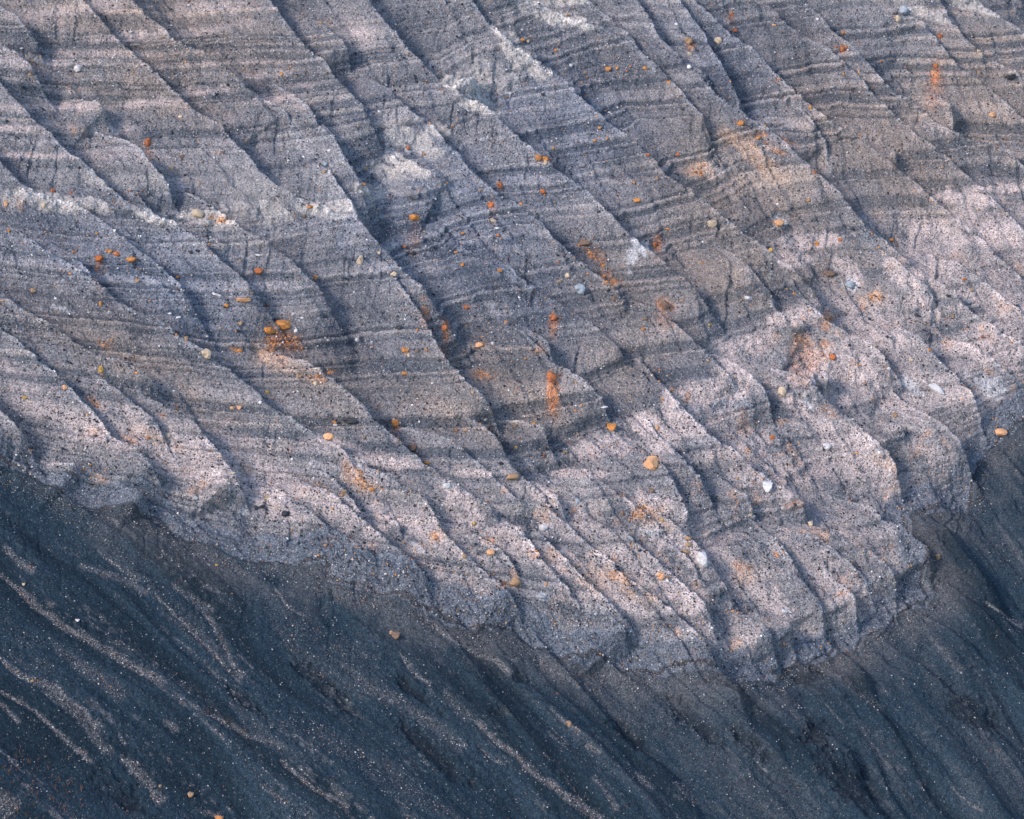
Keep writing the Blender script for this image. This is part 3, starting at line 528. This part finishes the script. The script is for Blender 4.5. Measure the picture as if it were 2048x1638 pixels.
# u, v, width, height in photo pixels, colour; a landmark also has its own label and the short phrase others use for it
MARK = [
 (564,650,37,19,'o','largest bright orange boulder, with orange stain spilling below it','largest orange boulder'),
 (537,662,25,13,'o','lumpy orange boulder tucked against the lower left of the largest orange boulder','lumpy orange boulder'),
 (1103,754,21,22,'r','cracked red-orange boulder with a long rust streak hanging below','cracked red-orange boulder'),
 (1106,634,15,13,'r','red-orange boulder perched above the cracked red-orange boulder with small stain','upper red-orange boulder'),
 (1225,855,18,17,'o','round brownish orange boulder on dark gravel beside the pale cracked ledge','round orange boulder by the pale ledge'),
 (1302,926,28,27,'p','big peach coloured round boulder on the pale mud-cracked patch','big peach boulder'),
 (829,434,21,14,'o','domed orange boulder alone on dark gravel at upper centre','domed orange boulder'),
 (397,427,21,19,'c','big round cream boulder on the whitish ledge at upper left','big cream boulder'),
 (827,390,29,18,'g','big pale grey flat-bottomed boulder right of the white tuff nose','big pale grey boulder'),
 (1403,1122,22,33,'w','big leaning white slab near the bottom of the pink slope','big white slab'),
 (793,1271,16,15,'n','square brown block on the dark cinder slope','square brown block'),
 (1032,1165,22,18,'t','large tan boulder half buried in pinkish ground near the lip','half buried tan boulder'),
 (811,700,15,13,'o','rounded orange-brown boulder with a cream pebble under it','orange-brown boulder at centre'),
 (1024,956,23,14,'t','wide lumpy tan boulder below the thin pink ledge','wide tan boulder'),
 (518,541,17,14,'r','notched rust-orange boulder on grey banded gravel at left','notched rust boulder'),
 (197,517,16,12,'r','rust-orange boulder with a dark red stain dropping below, far left','far left rust boulder'),
 (296,284,12,16,'r','upright rust-coloured lump on a gully edge at upper left','upright rust lump'),
 (154,138,14,13,'w','round white boulder in the upper left corner area','round white boulder'),
 (1377,81,16,16,'t','round tan boulder near the top, left of its cream neighbour','round tan boulder'),
 (1435,80,16,16,'c','crumbly cream boulder near the top edge of a dark gully','crumbly cream boulder'),
 (1687,98,12,14,'r','deep rust-red knob at upper right with a red stain','deep rust knob'),
 (1480,247,15,12,'o','jagged orange boulder at the start of an orange dusted crest','jagged orange boulder'),
 (2022,156,24,13,'k','black jagged boulder close to the right edge','black jagged boulder'),
 (1984,227,15,12,'p','peach-orange boulder at upper right near a brown band','upper right peach boulder'),
 (1666,549,28,14,'n','brown overhanging ledge boulder above two pale flutes','brown ledge boulder'),
 (1666,714,13,15,'r','red-orange boulder on a pale column between dark slots','red boulder on the pale column'),
 (1875,779,40,15,'w','long white wedge-shaped slab at right','long white wedge'),
 (1652,894,15,14,'w','bright white round boulder in the right-hand pink ground','bright white boulder'),
 (414,706,17,20,'c','cream angular boulder standing on a brownish crest at left','cream angular boulder'),
 (658,873,19,14,'p','blocky pinkish boulder on dark gravel above the pale zone','blocky pinkish boulder'),
 (701,841,28,12,'k','flat black boulder lying along the dark gravel band','flat black boulder'),
 (829,898,13,15,'n','brown upright boulder at the end of a small pale shelf','brown upright boulder'),
 (1563,783,17,20,'c','cream-brown tall boulder beside a dark hole','cream-brown tall boulder'),
 (1171,486,28,11,'n','brown slab under an orange stain at centre right','brown slab'),
 (67,581,13,9,'t','tan block on dark gravel close to the left edge','left edge tan block'),
 (719,521,13,18,'c','tall cream boulder in blue-grey gravel','tall cream boulder'),
 (381,1589,13,11,'t','tan boulder on the dark cinders by the bottom edge','bottom edge tan boulder'),
 (1137,1447,10,10,'t','lone tan boulder low on the dark cinder slope','lone cinder slope boulder'),
 (1125,1104,11,9,'w','clean white cobble at the top of a pale gully','clean white cobble'),
 (2005,865,24,17,'p','pinkish block overhanging the dark gully at the right edge','pinkish gully block'),
 (1273,399,15,9,'o','flattened orange boulder on the upper slope right of centre','flattened orange boulder'),
 (1217,138,15,10,'o','wide orange stone on a thin pale band near the top','wide orange stone'),
 (1321,1152,15,15,'p','pinkish half-buried boulder right of the orange dusted crest','pinkish half-buried boulder'),
]
ST = """62 122 9 7t|60 149 11 7t|564 148 7 8o|12 408 9 13p|87 412 9 12c|217 501 13 7o|234 507 12 9r|263 521 19 10o|148 503 8 6o|631 553 11 9o|356 556 6 5o|342 335 10 8c|361 232 9 8c|363 316 10 8n|443 304 8 6n|641 44 11 6t|659 45 6 6t|455 171 9 6k|651 328 10 10b|648 343 10 6t|493 284 7 6t|639 480 17 8g|619 413 14 7o|610 433 8 9n|397 501 9 6k|383 503 9 6k|516 512 13 5w|106 381 8 7r|140 385 6 6r|19 463 6 7o|262 62 8 4w|378 10 8 4w|44 96 9 4w|195 468 5 5o|1045 78 11 8o|1056 82 9 8c|1138 31 10 6t|1235 136 7 6o|1289 136 9 9o|1254 142 6 4r|1172 146 6 6t|1165 164 6 6t|1128 149 6 5t|1110 100 7 7o|1336 164 9 6o|1013 194 11 6n|1020 187 9 5w|1143 131 7 7w|1085 187 9 6k|1366 217 9 6k|1190 281 9 6o|1197 255 7 5o|1214 275 5 5o|1107 297 7 6y|1077 318 13 14o|1089 318 12 11o|1092 326 9 8c|1164 331 13 9g|1000 369 9 14r|1087 383 14 9r|1131 393 9 5b|983 410 13 11r|1043 406 7 7o|1314 357 7 7t|1285 388 7 7g|1355 308 9 7r|1296 311 9 5r|987 441 13 9c|994 457 11 5w|727 370 12 6o|788 547 13 12c|830 509 11 9k|1207 530 8 6o|1116 523 6 4r|995 469 7 6r|926 467 12 5o|913 504 8 5o|925 529 8 8o|1000 541 12 7o|964 380 8 4t|816 294 9 8r|836 487 7 6n|813 493 7 6r|736 339 6 8y|848 309 5 6o|1337 457 9 5o|1316 489 8 11r|1135 551 11 10c|1120 561 10 6t|1377 108 11 8c|1469 60 13 8r|1463 29 6 9r|1686 63 9 8o|1673 93 8 7r|1880 71 10 13r|1871 131 11 8r|1622 213 7 10o|1531 250 5 5o|1516 275 13 7o|1690 185 7 6t|1666 172 10 5b|1379 132 10 9w|1351 47 8 8w|1808 19 20 20b|1798 36 12 16c|1721 267 8 6t|1721 303 9 7c|1718 292 5 5t|1885 332 7 6t|1854 388 6 5t|1628 344 7 7r|1618 400 9 6o|1519 335 6 6o|1560 445 22 17p|1423 448 20 17c|1705 457 9 8k|1680 478 9 8r|1637 488 8 12o|1543 500 9 9y|1926 403 6 6w|1957 418 8 7c|1831 382 5 5o|1791 480 9 7o|1685 147 6 5o|1716 142 5 10p|1957 145 8 7t|1957 103 9 8c|1550 50 9 5p|1635 38 7 7w|1558 158 7 5r|1574 150 8 6g|1763 122 6 5o|275 563 10 8t|487 601 30 9p|453 613 8 8o|482 648 11 8t|537 610 10 9n|593 661 7 8w|604 635 8 5w|433 589 20 6w|356 635 9 5w|341 626 7 5w|202 608 7 10o|651 632 11 7k|477 660 11 6k|480 700 11 8o|223 680 9 7t|373 678 7 10t|203 740 11 13y|48 795 14 6y|129 776 10 10p|296 875 9 7o|335 872 10 10c|535 785 8 8y|521 804 7 7w|477 814 10 9p|465 814 8 6p|668 843 9 6o|668 850 8 5w|634 767 10 11c|600 752 11 9t|513 1014 10 9k|525 1014 9 8k|571 1026 14 11k|217 881 6 6k|686 984 11 8t|533 996 9 6y|391 997 8 6b|468 946 10 4c|89 833 5 5n|437 1635 17 8o|817 710 7 8c|833 700 8 8n|852 699 6 6o|808 748 12 8o|799 656 10 9k|835 660 6 7o|718 680 12 9w|890 655 12 11r|933 614 11 9r|961 690 17 11p|985 686 9 7w|1013 643 7 6o|939 653 6 5t|1290 637 13 5n|1287 660 7 7o|1227 595 11 9n|1222 569 9 6n|795 850 13 15o|912 860 10 8n|932 858 9 6t|984 858 9 9n|1030 851 12 8n|1068 846 6 5o|1032 894 6 5y|1088 909 7 7r|1135 904 10 5t|1208 814 17 5w|728 875 7 7n|1001 926 9 7k|895 973 14 11w|853 925 10 8o|744 980 10 7o|684 990 10 8t|949 1047 8 9y|1087 1055 17 13w|1243 1026 9 11n|1303 981 11 10n|1325 1039 9 6y|1200 1029 9 5n|1343 779 8 6o|1325 800 6 6o|1317 856 9 9p|1154 1002 11 11b|878 1034 9 6g|718 956 10 6p|1420 649 6 6y|1588 586 7 5o|1574 577 5 4y|1497 595 17 9w|1550 877 10 9r|1834 628 9 9k|1895 594 9 7k|1907 631 6 9t|1859 700 7 6o|1966 673 7 6r|1930 558 9 7r|1943 580 7 7t|1779 737 7 6w|1793 831 11 13t|1936 605 14 9b|1374 1075 14 8t|1377 1089 14 8t|1622 1043 10 12c|1502 1031 7 7c|1524 1003 8 6g|1533 1004 7 6g|1474 957 7 6t|1823 718 11 7c|982 1105 14 13p|931 1112 8 10t|1093 1168 6 5o|1190 1229 8 6b|1084 1193 15 9b|782 1264 7 7t|1374 1105 13 9t|1876 1114 9 13t|1464 1302 7 9t|1569 1286 6 8o|1570 1222 10 7w|434 1129 7 5y|320 1571 7 6t|65 1362 5 4y|156 1240 8 5w|1536 975 20 22w|1702 571 18 17b|1162 579 20 22b|1330 608 19 20n|48 1167 6 5c|1745 640 6 6k|1775 672 6 6k|1590 1010 7 6k|1760 905 7 7w|1215 1008 9 6g|760 505 7 7c|1800 300 6 6k|1405 525 6 6o|230 460 6 5w|480 520 6 5t|660 300 7 5w|905 250 8 6t|880 720 6 6k|1250 470 7 6k|1450 610 7 6k|1620 620 7 6t|1700 690 7 6k|1515 940 7 6k|1400 1010 6 6k|1280 1100 7 6k|1470 1200 7 6k|1540 1240 7 6n|950 1090 6 6k|830 1010 7 6k|640 1050 7 6k|300 950 6 6k|160 860 6 6k"""
def size_word(w_, h_):
    a = math.sqrt(w_*h_); return 'tiny' if a < 6.3 else 'small' if a < 8.7 else 'mid-sized' if a < 13 else 'large'
DIRS = ['right of', 'down and right of', 'below', 'down and left of', 'left of', 'up and left of', 'above', 'up and right of']
allst = [(m[0], m[1], m[2], m[3], m[4], m[5]) for m in MARK]; keys = {}
for t in ST.split('|'):
    a = t[:-1].split(); c = t[-1]; u, v, w_, h_ = map(float, a)
    best = min(MARK, key=lambda m: math.hypot(m[0]-u, m[1]-v)); dx, dy = u-best[0], v-best[1]
    dr = DIRS[int(round(math.degrees(math.atan2(dy, dx))/45)) % 8]
    shp = ' flat' if w_ > 1.6*h_ else ' upright' if h_ > 1.25*w_ else ''
    key = (size_word(w_, h_)+shp+' '+SM[c][0]+' '+('boulder' if w_*h_ > 150 else 'stone'), dr, best[6])
    keys.setdefault(key, []).append((math.hypot(dx, dy), u, v, w_, h_, c))
for (a, dr, ref), lst in keys.items():
    lst.sort()
    for i, (_, u, v, w_, h_, c) in enumerate(lst):
        pre = '' if len(lst) == 1 else ('nearest ', 'second ', 'third ', 'fourth ', 'fifth ')[i] if i < len(lst)-1 or i == 0 else 'farther '
        allst.append((u, v, w_, h_, c, pre+a+' '+dr+' the '+ref))
rr = random.Random(3)
ROLL = {(1403, 1122): -.35, (1875, 779): .62, (1666, 549): .1, (433, 589): .3, (487, 601): .05}
GROUPS = {'o': 'orange stones on the slope', 'r': 'rust red stones on the slope', 't': 'tan stones on the slope', 'c': 'cream stones on the slope', 'w': 'white stones on the slope', 'k': 'black stones on the slope', 'g': 'grey stones on the slope', 'y': 'ochre stones on the slope', 'b': 'blue grey stones on the slope', 'n': 'brown stones on the slope', 'p': 'peach stones on the slope'}
for u, v, w_, h_, c, lab in allst:
    big = w_*h_ > 150; me = stone_data(c, rr.randrange(8)); nm = 'boulder' if big else 'stone'
    o = bpy.data.objects.new(nm, me); col.objects.link(o)
    W_, Hh = 1.12*w_/PXM, 1.12*h_/PXM; D_ = (W_+Hh)/2
    p = ground(u, v+.18*h_)
    roll = ROLL.get((u, v), rr.uniform(-.25, .25))
    rot = Matrix(((RGT[0], FWD[0], UPV[0]), (RGT[1], FWD[1], UPV[1]), (RGT[2], FWD[2], UPV[2]))) @ Matrix.Rotation(roll, 3, 'Y') @ Matrix.Rotation(rr.choice((0, math.pi)), 3, 'Z')
    loc = Vector(p)+Vector(UPV)*(.18*Hh)+Vector(FWD)*((.02 if big else .14)*D_)
    o.matrix_world = Matrix.Translation(loc) @ rot.to_4x4() @ Matrix.Diagonal((W_, D_, Hh, 1))
    o['label'] = lab; o['category'] = nm; o['group'] = GROUPS[c]

# ------------------------------------------------------------------ loose gravel: far too many to count
def visible_points(n, weight):
    wgt = (weight*ok*(PZ < front[np.clip(bv, 0, 409), np.clip(bu, 0, 511)]+1.2)).ravel(); wgt = wgt/wgt.sum()
    return rng.choice(NR*NC, n, p=wgt)
octa = np.array([(1, 0, 0), (-1, 0, 0), (0, 1, 0), (0, -1, 0), (0, 0, 1), (0, 0, -1), (.6, .6, .55), (-.6, -.6, .55)], float)
ofc = np.array([(0, 2, 6), (2, 4, 6), (4, 0, 6), (2, 1, 4), (1, 3, 7), (3, 4, 7), (4, 1, 7), (3, 0, 4), (2, 0, 5), (1, 2, 5), (3, 1, 5), (0, 3, 5)])
def gravel(name, ids, sizes, cols, mat, label):
    n = len(ids); th = rng.uniform(0, 6.28, n); cc, s_ = np.cos(th), np.sin(th)
    v = np.repeat(octa[None], n, 0)*rng.uniform(.65, 1.2, (n, 8, 1))*(sizes/2)[:, None, None]*np.stack([rng.uniform(.8, 1.35, n), rng.uniform(.8, 1.2, n), rng.uniform(.6, .95, n)], 1)[:, None]
    x = v[..., 0]*cc[:, None]-v[..., 1]*s_[:, None]; y = v[..., 0]*s_[:, None]+v[..., 1]*cc[:, None]
    v = x[..., None]*CON+y[..., None]*FALL+v[..., 2:]*NRM+P.reshape(-1, 3)[ids][:, None]+(sizes*.18)[:, None, None]*NRM
    f = (ofc[None]+8*np.arange(n)[:, None, None]).reshape(-1, 3)
    me = bpy.data.meshes.new(name); me.vertices.add(n*8); me.vertices.foreach_set('co', v.astype(np.float32).ravel())
    me.loops.add(len(f)*3); me.loops.foreach_set('vertex_index', f.astype(np.int32).ravel()); me.polygons.add(len(f))
    me.polygons.foreach_set('loop_start', np.arange(0, len(f)*3, 3, dtype=np.int32)); me.polygons.foreach_set('loop_total', np.full(len(f), 3, np.int32)); me.update()
    a = me.attributes.new('ground', 'FLOAT_COLOR', 'POINT'); a.data.foreach_set('color', np.c_[np.repeat(cols, 8, 0), np.ones(n*8)].astype(np.float32).ravel())
    me.materials.append(mat); o = bpy.data.objects.new(name, me); col.objects.link(o); o['kind'] = 'stuff'; o['label'] = label; o['category'] = 'gravel'
m = bpy.data.materials.new('gravel_stone'); m.use_nodes = True; b = m.node_tree.nodes['Principled BSDF']
at = m.node_tree.nodes.new('ShaderNodeAttribute'); at.attribute_name = 'ground'; m.node_tree.links.new(at.outputs['Color'], b.inputs['Base Color']); b.inputs['Roughness'].default_value = .92; b.inputs['Specular IOR Level'].default_value = .15
PALC = np.array([(.022, .028, .04), (.05, .058, .075), (.17, .17, .19), (.36, .35, .36), (.58, .57, .57), (.50, .21, .06), (.33, .22, .14)])
def pick(n, p): return PALC[rng.choice(7, n, p=p)]*rng.uniform(.75, 1.25, (n, 1))
n = 60000; ids = visible_points(n, (SD > 4)*(.35+speck+.6*np.exp(-(CD/.5)**2)-.3*tuff.clip(0, 1))*ss(-1.1, .3, nz2+.5*blob))
gravel('gravel', ids, np.clip(.08*(rng.pareto(2.5, n)+1), .08, .28), pick(n, [.27, .23, .20, .14, .06, .045, .055]), m, 'loose dark and pale gravel strewn over the layered crater wall')
n = 34000; ids = visible_points(n, (SD < -4)*(.03+3*grav**1.5+.5*np.exp(-((SD+14)/14)**2)+.22*ss(0, .8, -n1)*(1-.75*rgt)))
gravel('gravel', ids, np.clip(.055*(rng.pareto(2.6, n)+1), .055, .18), 0.75*pick(n, [.12, .16, .30, .30, .07, .01, .04]), m, 'pale loose gravel trailing down the dark cinder slope')

n = 1500; ids = visible_points(n, (SD > 0)*np.clip(rust-.12, 0, 1))
gravel('gravel', ids, np.clip(.07*(rng.pareto(2.2, n)+1), .07, .3), np.array((.56, .23, .07))*rng.uniform(.45, 1.15, (n, 1)), m, 'rusty orange crumbs strewn around and below the orange boulders')

# ------------------------------------------------------------------ dry sprigs
def sprig_mesh(seed):
    r = random.Random(seed); bm = bmesh.new()
    for k in range(r.randint(4, 6)):
        a = r.uniform(-.75, .75); a2 = r.uniform(-.4, .4); L_ = r.uniform(.6, 1.0); prev = None
        for j in range(4):
            t = j/3; c = Vector((math.sin(a*t*1.2)*L_*t, math.sin(a2*t)*L_*t, L_*t)); rad = .055*(1-.75*t)
            ring = [bm.verts.new(c+Vector((math.cos(q)*rad, math.sin(q)*rad, 0))) for q in (0, 2.09, 4.19)]
            if prev:
                for i in range(3): bm.faces.new((prev[i], prev[(i+1) % 3], ring[(i+1) % 3], ring[i]))
            prev = ring
    me = bpy.data.meshes.new('sprig_shape'); bm.to_mesh(me); bm.free(); me.materials.append(SPM); return me
SPM = stone_material('dry_stems', (.20, .095, .055), (.10, .055, .04))
SP = [sprig_mesh(k) for k in range(5)]
mid = [(680+x*K, 1078+y*K) for x, y in [(1320,710),(1345,705),(1400,805),(1440,810),(1500,810),(1470,860),(1550,855),(1520,905),(1605,970),(1190,1580),(440,450),(1100,1590)]]
left = [(x*K, 1078+y*K) for x, y in [(610,220),(600,1060),(1225,1020),(1200,1000),(1250,1030),(1310,1080),(1330,1070),(1430,1120),(1410,1140),(1450,1160),(290,850),(270,730),(1720,1190),(1950,1410),(530,970),(700,430),(910,710),(1860,540)]]
low = []
while len(low) < 62:
    x, y = rr.uniform(0, 900), rr.uniform(1180, 1638)
    if y > 1130+.62*x: low.append((x*K, 1078+y*K))
for lst, lab, grp in ((mid, 'tiny reddish dry sprig on the bare middle of the dark cinder slope', 'dry sprigs in the middle of the cinder slope'), (left, 'thin rusty sprig scattered among the gravel trails at lower left', 'dry sprigs among the gravel trails'), (low, 'small brown dry sprig in the thicket of sprigs at the bottom left corner', 'dry sprigs in the bottom left corner')):
    for u, v in lst:
        o = bpy.data.objects.new('dry_sprig', SP[rr.randrange(5)]); col.objects.link(o); o.location = Vector(ground(u, v))-Vector(NRM)*.04
        o.rotation_euler = (rr.uniform(-.1, .1), rr.uniform(-.1, .1), rr.uniform(-.8, .8)); z = rr.uniform(.32, .6); o.scale = (z, z, z*rr.uniform(.9, 1.3))
        o['label'] = lab; o['category'] = 'dry plant'; o['group'] = grp
